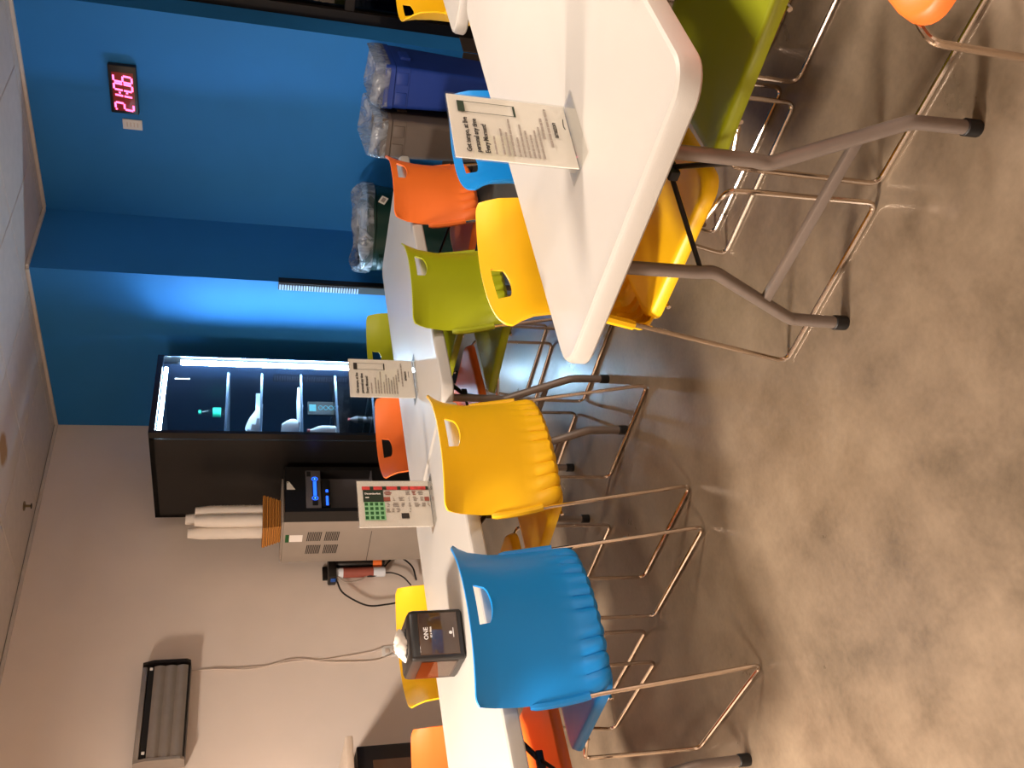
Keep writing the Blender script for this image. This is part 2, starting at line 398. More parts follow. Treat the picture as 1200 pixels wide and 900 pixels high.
# ------------------------------------------------------------------ chairs
def chair_back_mesh(name, material):
    bm = bmesh.new()
    yc = [(.436, -.15), (.440, -.188), (.447, -.214), (.458, -.226), (.50, -.224), (.60, -.226), (.70, -.232), (.78, -.240), (.83, -.247)]
    ye = [(.436, -.135), (.440, -.150), (.447, -.160), (.465, -.162), (.515, -.148), (.612, -.126), (.683, -.116), (.774, -.131), (.83, -.158)]
    hw = [(.436, .205), (.447, .225), (.465, .237), (.50, .244), (.60, .248), (.70, .249), (.78, .253), (.83, .262)]
    def it(tab, z):
        for (a, va), (b, vb) in zip(tab, tab[1:]):
            if z <= b:
                t = (z - a) / (b - a); t = max(0, t); return va + (vb - va) * t
        return tab[-1][1]
    NF = 11; per = 8
    us = sorted(set([-1 + 2 * i / (NF * per) for i in range(NF * per + 1)] + [-.25, .25]))
    us = [u for u in us if not (.2 < abs(u) < .3 and abs(abs(u) - .25) > 1e-6)] 
    zs = [.436, .4375, .440, .444, .450, .458, .467, .477, .49, .505, .52, .56, .60, .65, .70, .735, .755, .770, .803, .814, .823, .83]
    ih0, ih1 = zs.index(.770), zs.index(.803)
    V = {}
    for j, z in enumerate(zs):
        for i, u in enumerate(us):
            z2 = z
            x = u * it(hw, z)
            if j == ih0 and abs(u) <= .2501: z2 = z - .012 * (1 - (u / .25) ** 2); x *= (.9 if abs(u) > .2 else 1)
            # rounded upper corners, slight bow of the rim
            if z > .80: z2 = z2 - .009 * max(0, (abs(u) - .90) / .10) ** 2 * (z - .80) / .03
            y = it(yc, z) + (it(ye, z) - it(yc, z)) * abs(u) ** 2.2
            amp = .024 * max(0, 1 - max(0, z - .460) / .060) ** .8 * min(1, (z - .430) / .012)
            ph = (u + 1) / 2 * NF
            lobe = abs(math.sin(PI * ph)) ** .4
            y -= amp * (lobe - .35)
            if j <= 6: z2 -= .012 * lobe * (1 - j / 7)
            V[i, j] = bm.verts.new((x, y, z2))
    for j in range(len(zs) - 1):
        for i in range(len(us) - 1):
            if ih0 <= j < ih1 and us[i] >= -.2501 and us[i + 1] <= .2501: continue
            bm.faces.new((V[i, j], V[i + 1, j], V[i + 1, j + 1], V[i, j + 1]))
    bmesh.ops.recalc_face_normals(bm, faces=bm.faces)
    bmesh.ops.solidify(bm, geom=list(bm.faces), thickness=.006)
    m = MB(); m.bm.free(); m.bm = bm
    return m.mesh(name, material, angle=32)
def chair_seat_mesh(name, material):
    def outline(s, z, dz=0):
        pts = []
        for cx, cy, a0, r in ((.238, .262, 0, .055), (-.238, .262, 90, .055), (-.232, -.168, 180, .05), (.232, -.168, 270, .05)):
            ox = cx - r * (1 if cx > 0 else -1); oy = cy - r * (1 if cy > 0 else -1)
            for k in range(7):
                a = math.radians(a0 + 15 * k)
                x = ox + r * math.cos(a); y = oy + r * math.sin(a)
                pts.append((x * s, .03 + (y - .03) * s, z - dz * max(0, (y - .12) / .14) ** 2))
        return pts
    # dished top, rolled rim, underside
    loops = [outline(.05, .436), outline(.4, .437), outline(.7, .442, .004), outline(.88, .450, .010), outline(.945, .453, .013), outline(.975, .450, .014),
             outline(1.0, .432, .015), outline(1.0, .424, .015), outline(.985, .422, .015), outline(.94, .436, .012), outline(.7, .430, .004), outline(.05, .426)]
    return MB().rings(loops).mesh(name, material, angle=60)
def chair_sleeve_mesh(name, material, sx):
    m = MB(); pts = [(sx * .247, -.154, .50), (sx * .250, -.145, .53), (sx * .252, -.128, .60), (sx * .251, -.117, .665)]
    m.tube(smooth_path(pts, 4), [.013] * 12 + [.009], 8)
    return m.mesh(name, material)
CM = {}
for c in ('yellow', 'blue', 'lime', 'orange'):
    CM[c] = dict(backrest=chair_back_mesh('backrest_' + c, 'plastic_' + c), seat=chair_seat_mesh('seat_' + c, 'plastic_' + c),
                 sl=chair_sleeve_mesh('sleeve_l_' + c, 'plastic_' + c, -1), sr=chair_sleeve_mesh('sleeve_r_' + c, 'plastic_' + c, 1))
def rail_mesh(sx):
    R = .0068
    pts = [(sx * .10, .13, .416), (sx * .225, .15, .416), (sx * .246, .254, .400), (sx * .246, .258, R), (sx * .246, -.258, R), (sx * .247, -.158, .47), (sx * .252, -.127, .60)]
    return MB().tube(fillet(pts, .028, 6), R, 10).mesh('frame_rail', 'chrome')
def crossbar_mesh(y):
    return MB().tube([(-.236, y, .416), (.236, y, .416)], .006, 8).mesh('crossbar', 'chrome')
RAILS = [rail_mesh(-1), rail_mesh(1)]; CROSS = [crossbar_mesh(.15), crossbar_mesh(-.10)]
GLIDE = MB().box(-.010, -.012, 0, .010, .012, .010, .003, 1).mesh('glide', 'black_cap')
def chair(color, x, y, rz, label, group):
    t = thing('stacking_chair', label, 'chair', (x, y, 0), rz, group)
    c = CM[color]
    link('seat', c['seat'], t); b = link('backrest', c['backrest'], t)
    link('rod_sleeve', c['sl'], b); link('rod_sleeve', c['sr'], b)
    for r in RAILS:
        q = link('frame_rail', r, t)
    for r in CROSS: link('crossbar', r, t)
    return t
SX, SY, RYAW = -2.436, -2.926, 0.0272
def row(x, y):
    c, s = math.cos(RYAW), math.sin(RYAW); return SX + c * x - s * y, SY + s * x + c * y
def rowchair(color, x, y, flip, label, group, dz=0):
    X, Y = row(x, y); return chair(color, X, Y, RYAW + (PI if flip else 0) + dz, label, group)
G1 = 'chairs on the near side of the long table row'; G2 = 'chairs on the wall side of the long table row'; G3 = 'chairs around the nearest table'
rowchair('blue', -.992, .10, False, 'blue plastic chair at the long table beside the napkin dispenser', G1, .01)
rowchair('yellow', -.345, .09, False, 'yellow plastic chair between the blue and lime chairs of the near row', G1, .02)
rowchair('lime', .585, .10, False, 'lime green chair tucked in behind the far end of the long table, back to camera', G1)
rowchair('orange', 1.345, .125, False, 'orange chair with its back to camera in front of the green trash can', G1, .02)
rowchair('lime', 1.23, .72, True, 'lime green chair across the table beside the drinks cooler glow', G2)
rowchair('orange', .60, .72, True, 'orange chair across the table in front of the black drinks cooler', G2, .03)
rowchair('yellow', -.51, .72, True, 'yellow chair behind the napkin dispenser facing the camera', G2, .02)
rowchair('orange', -1.12, .72, True, 'orange chair at the beige wall side beside the black cabinet', G2)
chair('yellow', -2.86, -4.035, PI + .02, 'yellow chair pushed under the nearest table, its handle slot facing camera', G3)
chair('blue', -2.27, -4.035, PI - .02, 'blue chair half hidden behind the tabletop sign on the nearest table', G3)
chair('lime', -2.825, -4.59, 0.0, 'lime green chair on the right side of the nearest table, mostly under it', G3)
chair('lime', -2.125, -4.59, 0, 'lime green chair farther along the right side of the nearest table', G3)
chair('orange', -3.235, -5.085, PI / 2 - .09, 'orange chair whose seat corner pokes in beside the nearest table', 'loose chairs')
chair('yellow', -.63, -3.80, PI, 'yellow chair at the far table by the dark window', 'chairs at the far table')

# ------------------------------------------------------------------ tables
ZT, TW = .74, .76
def top_mesh(L, name='tabletop'):
    def lp(ins, z, r=.07): return [(x, y, z) for x, y in rrect(ins, ins, L - ins, TW - ins, max(.01, r - ins), 7)]
    loops = [lp(.03, ZT - .046), lp(.004, ZT - .046), lp(0, ZT - .041), lp(.001, ZT - .014), lp(.006, ZT - .004), lp(.013, ZT), lp(.022, ZT - .001), lp(.030, ZT - .0022), lp(.06, ZT - .0022)]
    return MB().rings(loops).mesh(name, 'table_white', angle=28)
def leg_end(t, x, lean, flip):
    s = 1 if not flip else -1
    for sy in (1, -1):
        cy = TW / 2
        prof = [(.150, ZT - .05), (.150, .46), (.145, .425), (.205, .305), (.262, .19), (.276, .16), (.280, .02)]
        pts = [(x + lean * (z / .7), cy + sy * a, z) for a, z in prof]
        l = MB().tube(fillet(pts, .05, 4), .0155, 12).build('leg', 'table_leg', t)
        fx = x + lean * .03
        MB().lathe([(.0175, 0.0), (.0185, .004), (.0185, .034), (.016, .036)], 14, (fx, cy + sy * .280, 0)).build('foot_cap', 'black_cap', l)
    cy = TW / 2; zc = .257
    MB().box(x + lean * .37 - .008, cy - .232, zc - .012, x + lean * .37 + .008, cy + .232, zc + .012, .003).build('crossbar', 'table_leg', t)
    MB().tube([(x + lean, cy - .15, ZT - .058), (x + lean, cy + .15, ZT - .058)], .012, 8).build('pivot_tube', 'table_leg', t)
    # folding brace: latch block, two rods to the legs, strut up to the table
    lx = x + s * .17; lz = .535
    MB().box(lx - .03, cy - .012, lz - .012, lx + .03, cy + .012, lz + .012, .004).build('latch', 'black_cap', t)
    for sy in (1, -1):
        MB().tube([(lx, cy + sy * .006, lz), (x + lean * .6, cy + sy * .148, .455)], .006, 8).build('brace', 'window_frame', t)
    MB().tube([(lx, cy, lz), (x + s * .36, cy, ZT - .06)], .009, 8).build('strut', 'window_frame', t)
def table(label, x, y, rz, L, ends, group=None):
    t = thing('folding_table', label, 'table', (x, y, 0), rz, group)
    link('tabletop', top_mesh(L), t)
    for (xx, lean, fl) in ends: leg_end(t, xx, lean, fl)
    for yy in (.10, TW - .10):
        MB().box(.10, yy - .012, ZT - .066, L - .10, yy + .012, ZT - .044).build('apron_rail', 'table_leg', t, smooth=False)
    return t
LT = 1.744
bx, by = row(0.003, 0); table('white folding table nearest the drinks cooler, second of the long row', bx, by, RYAW, LT, ((.21, .0, False), (LT - .22, 0, True)))
ax, ay = row(-LT - .003, 0); table('white folding table carrying the napkin dispenser', ax, ay, RYAW, LT, ((LT - 1.39, 0, False), (LT - .075, 0, True)))
NYAW = -.0445
def nloc(a, b):  # a along the long edge, b across towards the right-hand edge
    c, s = math.cos(NYAW), math.sin(NYAW); return -3.334 + c * a + s * b, -3.916 + s * a - c * b
nx, ny = nloc(0, TW); table('white folding table nearest the camera with rounded corner', nx, ny, NYAW, LT, ((.12, .0, False), (LT - .25, 0, True)))
table('white folding table beyond the nearest one, only its corner showing', -1.50, -4.60, 0.0, LT, ((.22, 0, False), (LT - .22, 0, True)))

# ------------------------------------------------------------------ tabletop signs (letter paper in clear acrylic stands)
def bars(m, x0, x1, z, h, y, rng, gap=.004):
    x = x0
    while x < x1 - .004:
        wv = min(rng.uniform(.008, .022), x1 - x); m.box(x, y - .0004, z, x + wv, y, z + h); x += wv + gap
def sign_root(label, px, py, rz):
    t = thing('sign_holder', label, 'sign', (px, py, ZT), rz, 'signs in clear stands')
    MB().box(-.108, -.05, .0, .108, .05, .003, .001, 1).build('base_plate', 'acrylic', t, smooth=False)
    MB().box(-.108, -.0035, .003, .108, -.0015, .285).box(-.108, .0015, .003, .108, .0035, .285).build('acrylic_sleeve', 'acrylic', t, smooth=False)
    p = MB().box(-.106, -.0010, .005, .106, .0010, .282).build('paper_sheet', 'paper', t, smooth=False)
    return t, p
YF = -.0040
def notice(label, px, py, rz, seed, phone):
    t, p = sign_root(label, px, py, rz); rng = random.Random(seed)
    for k, s in enumerate(('Get tempo, at live', 'personal any time', 'Every Moment!')):
        o = link('heading', text_mesh('heading', s, .0155, 'ink', bold=.0004), p, (-.088, YF, .245 - .0205 * k), (PI / 2, 0, 0))
    m = MB(); bars(m, -.088, -.03, .188, .004, YF, rng, .002)
    rows = [(.170, .0), (.158, -.012), (.147, .035), (.134, -.02), (.123, .02), (.112, .0), (.101, -.012), (.090, .005), (.079, .018)]
    for z, xe in rows: bars(m, -.088, xe, z, .0045, YF, rng, .002)
    for z, a, b in ((.068, -.02, .05), (.053, -.045, .085)): bars(m, a, b, z, .0055, YF, rng, .003)
    m.build('body_text', 'ink_grey', p, smooth=False)
    o = link('logo', text_mesh('logo', 'amazon', .017, 'ink', 'LEFT', .0003), p, (-.012, YF, .036), (PI / 2, 0, 0))
    MB().tube(smooth_path([(-.008, YF, .031), (.008, YF, .027), (.026, YF, .031)], 5), .0011, 6).build('smile', 'ink', o)
    # phone picture
    f = MB(); x0, x1, z0, z1 = .045, .082, .128, .262
    for a in ((x0, z0, x0 + .0012, z1), (x1 - .0012, z0, x1, z1), (x0, z0, x1, z0 + .005)): f.box(a[0], YF - .0004, a[1], a[2], YF, a[3])
    f.box(x0, YF - .0004, z1 - .016, x1, YF, z1)
    f.build('phone_picture', phone, p, smooth=False)
    return t
a = nloc(.40, .365); notice('text sign with phone picture standing on the nearest table', a[0], a[1], -(-.15) * 0 - .0 + math.atan2(-4.31 + 4.282, -2.833 + 3.017), 3, 'ink_dark')
q = row(.488, .395); notice('text sign with phone picture in front of the lit cooler', q[0], q[1], RYAW - .10, 5, 'ink')
q = row(-.175, .424); t, p = sign_root('holiday calendar sign with green patterned header', q[0], q[1], RYAW - .06)
# its print runs sideways: cz(), cx() place marks measured along and across the sheet
def mark(m, u0, u1, v0, v1, lift=.0004):     # u: 0..1 down the sheet, v: 0..1 from the right edge to the left
    m.box(.106 - .212 * v1, YF - lift, .282 - .277 * u1, .106 - .212 * v0, YF, .282 - .277 * u0); return m
mark(MB(), .06, .99, .13, .205).build('red_ribbon', 'red_print', p, smooth=False)
rg = MB()
for u0, u1 in ((.17, .22), (.34, .40), (.55, .60), (.71, .725), (.95, .99)): mark(rg, u0, u1, .13, .205, .0006)
rg.build('ribbon_leaves', 'ink_dark', p, smooth=False)
hd = mark(MB(), .07, .35, .205, .475).build('header_panel', 'ink_dark', p, smooth=False)
link('heading', text_mesh('heading', 'Decemberfest', .0105, 'paper', bold=.0003), hd, (.041, YF - .0007, .256), (PI / 2, PI / 2, 0))
bars_ = mark(MB(), .10, .15, .365, .385, .0007).build('subheading', 'paper', hd, smooth=False)
lt = mark(MB(), .08, .36, .475, .86).build('pattern_ground', 'green_light', p, smooth=False)
sq = MB()
for i in range(4):
    for j in range(4):
        mark(sq, .085 + i * .07, .085 + i * .07 + .044, .487 + j * .097, .487 + j * .097 + .064, .0006)
sq.build('pattern_squares', 'green_dark', lt, smooth=False)
e1 = MB(); e2 = MB(); rng = random.Random(2)
for v, items in ((.28, ((.36, .47, 1), (.65, .73, 0), (.74, .82, 1), (.83, .91, 0))), (.41, ((.35, .44, 1), (.47, .51, 0), (.55, .64, 0), (.68, .73, 0), (.75, .83, 0), (.85, .92, 0), (.92, 1.0, 1))),
                 (.54, ((.38, .44, 0), (.46, .56, 0), (.57, .64, 0), (.68, .73, 0), (.76, .85, 0), (.86, .93, 0), (.95, .99, 0))), (.66, ((.37, .44, 0), (.45, .50, 0), (.51, .57, 0), (.69, .72, 0)))):
    for u0, u1, c in items:
        if c and v > .4: mark(e2, u0, min(u1, .985), v - .045, v + .045)
        else:
            for k in range(3):
                a = u0 + rng.uniform(0, .02); b = u1 - rng.uniform(0, .025)
                mark(e2 if c else e1, a, min(b, .985), v - .045 + .032 * k, v - .045 + .032 * k + .016)
e1.build('calendar_entries', 'ink_grey', p, smooth=False); e2.build('red_entries', 'brown_print', p, smooth=False)
mark(MB(), .575, .68, .72, .83).build('dark_tag', 'ink', p, smooth=False)

# ------------------------------------------------------------------ napkin dispenser
t = thing('napkin_dispenser', 'black napkin dispenser with a white napkin sticking out of its top', 'napkin dispenser', (-3.265, -2.60, ZT), -.13)
MB().rings([[(x, y, z) for x, y in rrect(-w2, -d, w2, d2, .014, 4)] for w2, d, d2, z in
            ((.080, .080, .095, 0), (.084, .085, .10, .006), (.084, .085, .10, .16), (.082, .080, .095, .172), (.074, .070, .086, .178))]).build('housing', 'device_black', t)
fp = MB().box(-.070, -.0885, .018, .070, -.084, .148, .003).build('front_panel', 'device_panel', t)
for s in (-1, 1):
    MB().box(s * .0865, -.066, .022, s * .0855, .078, .142).build('side_window', 'smoked', t, smooth=False)
    MB().box(s * .0845, -.060, .028, s * .0825, .072, .100).build('napkin_edges', 'foam_white', t, smooth=False)
MB().box(-.045, -.03, .172, .045, .04, .1805, .003).build('slot_rim', 'slot_black', t)
link('lettering', text_mesh('lettering', 'ONE', .020, 'paper', 'CENTER', .0004), fp, (0, -.0887, .118), (PI / 2, 0, 0))
link('lettering', text_mesh('lettering', 'at a time', .010, 'paper', 'CENTER', .0003), fp, (.004, -.0887, .106), (PI / 2, 0, 0))
MB().lathe([(.0055, 0), (.0055, .0006)], 16).build('emblem', 'paper', fp).location = (0, -.0886, .044)
fp2 = [o for o in COL.objects if o.name.startswith('emblem')][-1]; fp2.rotation_euler = (PI / 2, 0, 0)
MB().box(-.016, -.0890, .034, .016, -.0884, .0365).build('emblem_line', 'paper', fp, smooth=False)
rng = random.Random(4); nb = MB(); loops = []
for k, (s, z) in enumerate(((1.0, .176), (1.0, .188), (.92, .198), (.6, .206), (.25, .211))):
    L = []
    for i in range(20):
        a = 2 * PI * i / 20; rr = 1 + .22 * math.sin(3 * a + k) + .12 * math.sin(7 * a + 2 * k)
        L.append((.046 * s * rr * math.cos(a) - .004, .028 * s * rr * math.sin(a), z + .006 * math.sin(4 * a + k)))
    loops.append(L)
nb.rings(loops).build('napkin', 'foam_white', t, angle=80)

# ------------------------------------------------------------------ drinks cooler (lit glass door)
MX0, MX1, MY0, MY1, MZ = -.92, -.25, -.97, -.13, 2.0
t = thing('drinks_cooler', 'tall black glass-door drinks cooler lit from inside by white tubes', 'drinks cooler', (0, 0, 0))
b = MB(); yb = MY0 + .06
b.box(MX0, yb, 0.02, MX0 + .025, MY1, MZ).box(MX1 - .025, yb, 0.02, MX1, MY1, MZ)
b.box(MX0, yb, MZ - .03, MX1, MY1, MZ).box(MX0, yb, 0.02, MX1, MY1, .30).box(MX0, MY1 - .03, 0.02, MX1, MY1, MZ)
b.box(MX0 + .02, MY1, .1, MX1 - .02, MY1 + .09, 1.2)
for x in (MX0 + .05, MX1 - .05):
    for y in (MY1 - .08, yb + .06): b.box(x - .02, y - .02, 0, x + .02, y + .02, .03)
b.build('cabinet', 'machine_black', t, smooth=False)
i_ = MB(); e = .003
i_.box(MX0 + .025, yb, .30, MX0 + .028, MY1 - .03, MZ - .03).box(MX1 - .028, yb, .30, MX1 - .025, MY1 - .03, MZ - .03)
i_.box(MX0 + .028, MY1 - .033, .30, MX1 - .028, MY1 - .03, MZ - .03).box(MX0 + .028, yb, .30, MX1 - .028, MY1 - .033, .303)
i_.box(MX0 + .028, yb, MZ - .033, MX1 - .028, MY1 - .033, MZ - .03)
i_.build('liner_panels', 'machine_inner', t, smooth=False)
d = MB()
d.box(MX0, MY0, .30, MX0 + .02, yb - .008, MZ).box(MX1 - .016, MY0 + .003, .30, MX1, yb - .008, MZ)
d.box(MX0 + .02, MY0, MZ - .035, MX1 - .016, yb - .008, MZ).box(MX0 + .02, MY0, .30, MX1 - .016, yb - .008, .36)
dr = d.build('door_frame', 'machine_black', t, smooth=False)
MB().box(MX0 + .02, MY0 - .001, .36, MX1 - .016, MY0 + .001, MZ - .035).build('glass_pane', 'pane', dr, smooth=False)
MB().box(MX1 - .0155, MY0 - .0005, .37, MX1 - .0125, MY0 + .0025, MZ - .04).build('bright_edge', 'shelf_steel', dr, smooth=False)
MB().tube([(-.300, MY0 + .019, .42), (-.300, MY0 + .019, 1.86)], .015, 12).build('light_tube', 'led_cold', t)
MB().tube([(-.335, MY0 + .040, 1.945), (-.862, MY0 + .040, 1.945)], .011, 12).build('light_tube', 'led_cold', t)
MB().box(-.262, MY0 + .042, .40, -.254, MY0 + .072, 1.88).build('tube_channel', 'shelf_steel', t, smooth=False)
SH = [1.570, 1.358, 1.105, .880, .640]
for z in SH:
    s = MB().box(MX0 + .03, MY0 + .10, z - .006, MX1 - .03, MY1 - .05, z).build('shelf', 'pane', t, smooth=False)
    MB().box(MX0 + .03, MY0 + .088, z - .010, MX1 - .055, MY0 + .10, z + .004, .002).build('price_rail', 'rail_steel', s, smooth=False)
    for x in (MX0 + .04, -.58, MX1 - .06):
        MB().box(x - .004, MY0 + .10, z - .014, x + .004, MY1 - .05, z - .006).build('bracket', 'shelf_steel', s, smooth=False)
MB().box(-.41, MY0 + .058, 1.80, -.402, MY0 + .062, 1.89).build('door_label', 'tape_white', t, smooth=False)
def bottle(label, x, y, z, h, r, label_mat, cap_mat, body='bottle_clear'):
    t = thing('bottle', label, 'bottle', (x, y, z), 0)
    MB().lathe([(r * .8, 0), (r, .006), (r, h * .55), (r * .85, h * .66), (r * .4, h * .85), (r * .36, h * .92)], 18).build('bottle_body', body, t)
    MB().lathe([(r * 1.03, h * .22), (r * 1.03, h * .5)], 18).build('bottle_label', label_mat, t)
    MB().lathe([(r * .44, h * .90), (r * .44, h)], 14).build('cap', cap_mat, t)
bottle('clear bottle with a green label on the top cooler shelf', -.37, -.56, SH[0] + .001, .185, .032, 'label_green', 'label_green', 'pane')
bottle('white bottle with a red cap on the fourth cooler shelf', -.735, -.79, SH[3] + .001, .185, .038, 'bag_white', 'cap_red', 'bag_white')
bottle('small dark bottle on the lowest visible cooler shelf', -.45, -.60, SH[4] + .001, .13, .025, 'machine_black', 'cap_red', 'alcove_grey')
def bag(label, x, y, z, wv, dv, h, seed, slant=0.0):
    rng = random.Random(seed); loops = []
    for k, s in enumerate((.9, 1.0, .95, .8, .5)):
        L = []
        for i in range(16):
            a = 2 * PI * i / 16; rr = 1 + .1 * math.sin(3 * a + seed + k)
            px = wv * s * rr * math.cos(a)
            L.append((px, dv * s * rr * math.sin(a), h * k / 4 * (1 - slant * (px / wv + 1) / 2) ))
        loops.append(L)
    o = MB().rings(loops).build('food_bag', 'bag_white'); o.location = (x, y, z); tag(o, label, 'bag'); return o
bag('white paper bag leaning on the second cooler shelf', -.63, -.75, SH[1] + .001, .10, .09, .115, 1, .85)
bag('white wrapped parcel at the front of the third cooler shelf', -.67, -.75, SH[2] + .014, .05, .06, .115, 2, .2)
o = MB().box(-.16, -.07, 0, .16, .07, .016, .006).build('sandwich_tray', 'bag_white'); o.location = (-.52, -.745, SH[2] + .001); tag(o, 'flat white tray lying on the third cooler shelf', 'tray')
tg = thing('shelf_display', 'glowing cyan price display at the back of the fourth cooler shelf', 'display', (-.46, -.72, SH[3] + .001))
MB().box(-.06, 0, 0, .06, .02, .17, .003).build('display_case', 'slot_black', tg)
MB().box(-.03, -.002, .115, .03, 0, .16).build('lit_screen', 'led_cyan', tg, smooth=False)
for k in range(3):
    MB().tube([(.018 * math.cos(a), -.003, .085 - .035 * k + .014 * math.sin(a)) for a in [2 * PI * j / 14 for j in range(14)]], .0016, 5, closed=True).build('lit_digit', 'led_cyan', tg)
o = MB().box(-.15, -.004, 0, .15, .004, .03, .002).build('shelf_strip', 'shelf_steel'); o.location = (-.47, -.7, SH[1] + .001); tag(o, 'thin steel divider strip standing on the second cooler shelf', 'divider')

# ------------------------------------------------------------------ water cooler, cups, filter
CX0, CX1, CY0, CY1, CZ = -1.32, -.968, -.713, -.165, 1.205
t = thing('water_cooler', 'grey and black freestanding water cooler with blue-lit dispensing alcove', 'water cooler', (0, 0, 0))
MB().box(CX0, CY0 + .105, 0.02, CX1, CY1, CZ, .006).build('grey_body', 'cooler_grey', t)
MB().box(CX0 + .004, CY0 + .115, CZ, CX1 - .004, CY1 - .004, CZ + .012, .004).build('top_cap', 'cooler_grey', t)
f = MB(); ax0, ax1, az0, az1 = -1.293, -.996, .66, 1.078; yk = CY0 + .105
f.box(CX0, CY0, 0.02, ax0, yk, CZ).box(ax1, CY0, 0.02, CX1, yk, CZ).box(ax0, CY0, az1, ax1, yk, CZ).box(ax0, CY0, 0.02, ax1, yk, az0)
f.build('front_fascia', 'machine_black', t, smooth=False)
al = MB().box(ax0, CY0 + .09, az0, ax1, yk, .985).box(ax0, CY0 + .005, az0 - .004, ax1, yk, az0 + .006).build('alcove', 'alcove_grey', t, smooth=False)
cp = MB().box(ax0, CY0 + .001, .985, ax1, yk - .01, az1, .004).build('control_panel', 'alcove_grey', t)
MB().box(ax0 + .02, CY0 - .001, 1.005, ax0 + .235, CY0 + .002, 1.038).build('lit_strip', 'slot_black', cp, smooth=False)
for xx in (ax0 + .075, ax0 + .225):
    MB().tube([(xx + .014 * math.cos(a), CY0 - .002, 1.0215 + .017 * math.sin(a)) for a in [2 * PI * j / 16 for j in range(16)]], .003, 6, closed=True).build('lit_icon', 'led_blue', cp)
    MB().lathe([(.006, 0), (.006, .001)], 12).build('lit_dot', 'led_cyan', cp).location = (xx, CY0 - .002, 1.0215)
    [o for o in COL.objects if o.name.startswith('lit_dot')][-1].rotation_euler = (PI / 2, 0, 0)
MB().box(ax0 + .095, CY0 - .002, 1.011, ax0 + .205, CY0 + .0, 1.032).build('lit_bar', 'led_blue', cp, smooth=False)
MB().box(ax1 - .05, CY0 - .001, 1.045, ax1 - .012, CY0 + .002, 1.07).build('badge', 'slot_black', cp, smooth=False)
nz = MB().box(ax0 + .02, CY0 + .012, .925, ax1 - .06, CY0 + .09, .985, .012).build('nozzle_block', 'slot_black', t)
MB().box(ax0 + .03, CY0 + .009, .94, ax0 + .10, CY0 + .013, .955).box(ax0 + .13, CY0 + .009, .94, ax0 + .15, CY0 + .013, .955).build('status_light', 'led_blue', nz, smooth=False)
lb = MB().poly([(-1.150, CY0 - .001, 1.140), (-1.150, CY0 - .001, 1.192), (-1.088, CY0 - .001, 1.192), (-1.088, CY0 - .001, 1.178)], (0, .0015, 0)).build('sticker', 'tape_white', t, smooth=False)
MB().box(-1.100, CY0 - .002, 1.145 + .038, -1.092, CY0 - .0008, 1.190).build('sticker_print', 'ink', lb, smooth=False)
vs = MB()
for (ya, yb2) in ((-.475, -.405), (-.345, -.275)):
    for (za, zb) in ((1.03, 1.075), (.93, .98)): pass
for c0 in (-.50, -.36):
    for r0, r1 in ((.965, 1.055), (.855, .945)):
        for k in range(9):
            z = r1 - (k + .5) * (r1 - r0) / 9
            vs.poly([(CX0 - .0012, c0, z - .0028), (CX0 - .0012, c0 + .095, z + .004), (CX0 - .0012, c0 + .095, z + .0095), (CX0 - .0012, c0, z + .0028)], (.0015, 0, 0))
vs.build('vent_slots', 'slot_black', t, smooth=False)
MB().box(CX0 - .0012, -.50, .655, CX0 + .0005, -.165, .658).build('panel_seam', 'slot_black', t, smooth=False)
s_ = MB().box(CX0 - .0015, -.47, 1.035 + .05, CX0, -.40, 1.165).build('rating_label', 'paper', t, smooth=False)
MB().box(CX0 - .0018, -.475, 1.168, CX0, -.395, 1.19).build('green_band', 'green_dark', s_, smooth=False)

bx_, by_ = -1.19, -.44
BZ = CZ + .012
t = thing('wicker_basket', 'square wicker basket holding cup stacks on the water cooler', 'basket', (bx_, by_, BZ + .0005), 0)
m = MB(); wb, wt_ = .098, .125
def sqr(w2, z, d=.82): return [(-w2, -w2 * d, z), (w2, -w2 * d, z), (w2, w2 * d, z), (-w2, w2 * d, z)]
m.rings([sqr(wb, 0), sqr(wt_, .108), sqr(wt_ - .008, .108), sqr(wb - .008, .006)]).build('basket_body', 'wicker', t, smooth=False)
m = MB()
for k in range(6):
    z = .009 + k * .018; w2 = wb + (wt_ - wb) * z / .108 + .001
    m.tube(sqr(w2, z), .0045, 6, closed=True)
m.build('woven_bands', 'wicker', t); bd = [o for o in COL.objects if o.name.startswith('woven_bands')][-1]; bd['kind'] = 'stuff'
MB().tube(sqr(wt_ - .003, .108), .006, 8, closed=True).build('rim', 'wicker', t)
cup_me = MB().lathe([(.040, 0), (.041, .004), (.031, .095), (.030, .098), (.002, .098)], 20, caps=False).mesh('foam_cup', 'foam_white')
stacks = [(-.054, .036, 24, 'inverted white foam cup in the leftmost, tall stack in the wicker basket'),
          (-.016, -.036, 22, 'inverted white foam cup in the front middle stack in the wicker basket'),
          (.054, -.034, 22, 'inverted white foam cup in the front right stack, by the black cooler side'),
          (.050, .038, 25, 'inverted white foam cup in the tall stack at the back of the wicker basket')]
for sx_, sy_, n_, lab in stacks:
    for k in range(n_):
        o = link('foam_cup', cup_me, None, (bx_ + sx_ + random.uniform(-.001, .001), by_ + sy_ + random.uniform(-.001, .001), BZ + .008 + k * .0195))
        tag(o, lab, 'cup', lab.replace('inverted white foam cup in', 'foam cups in'))

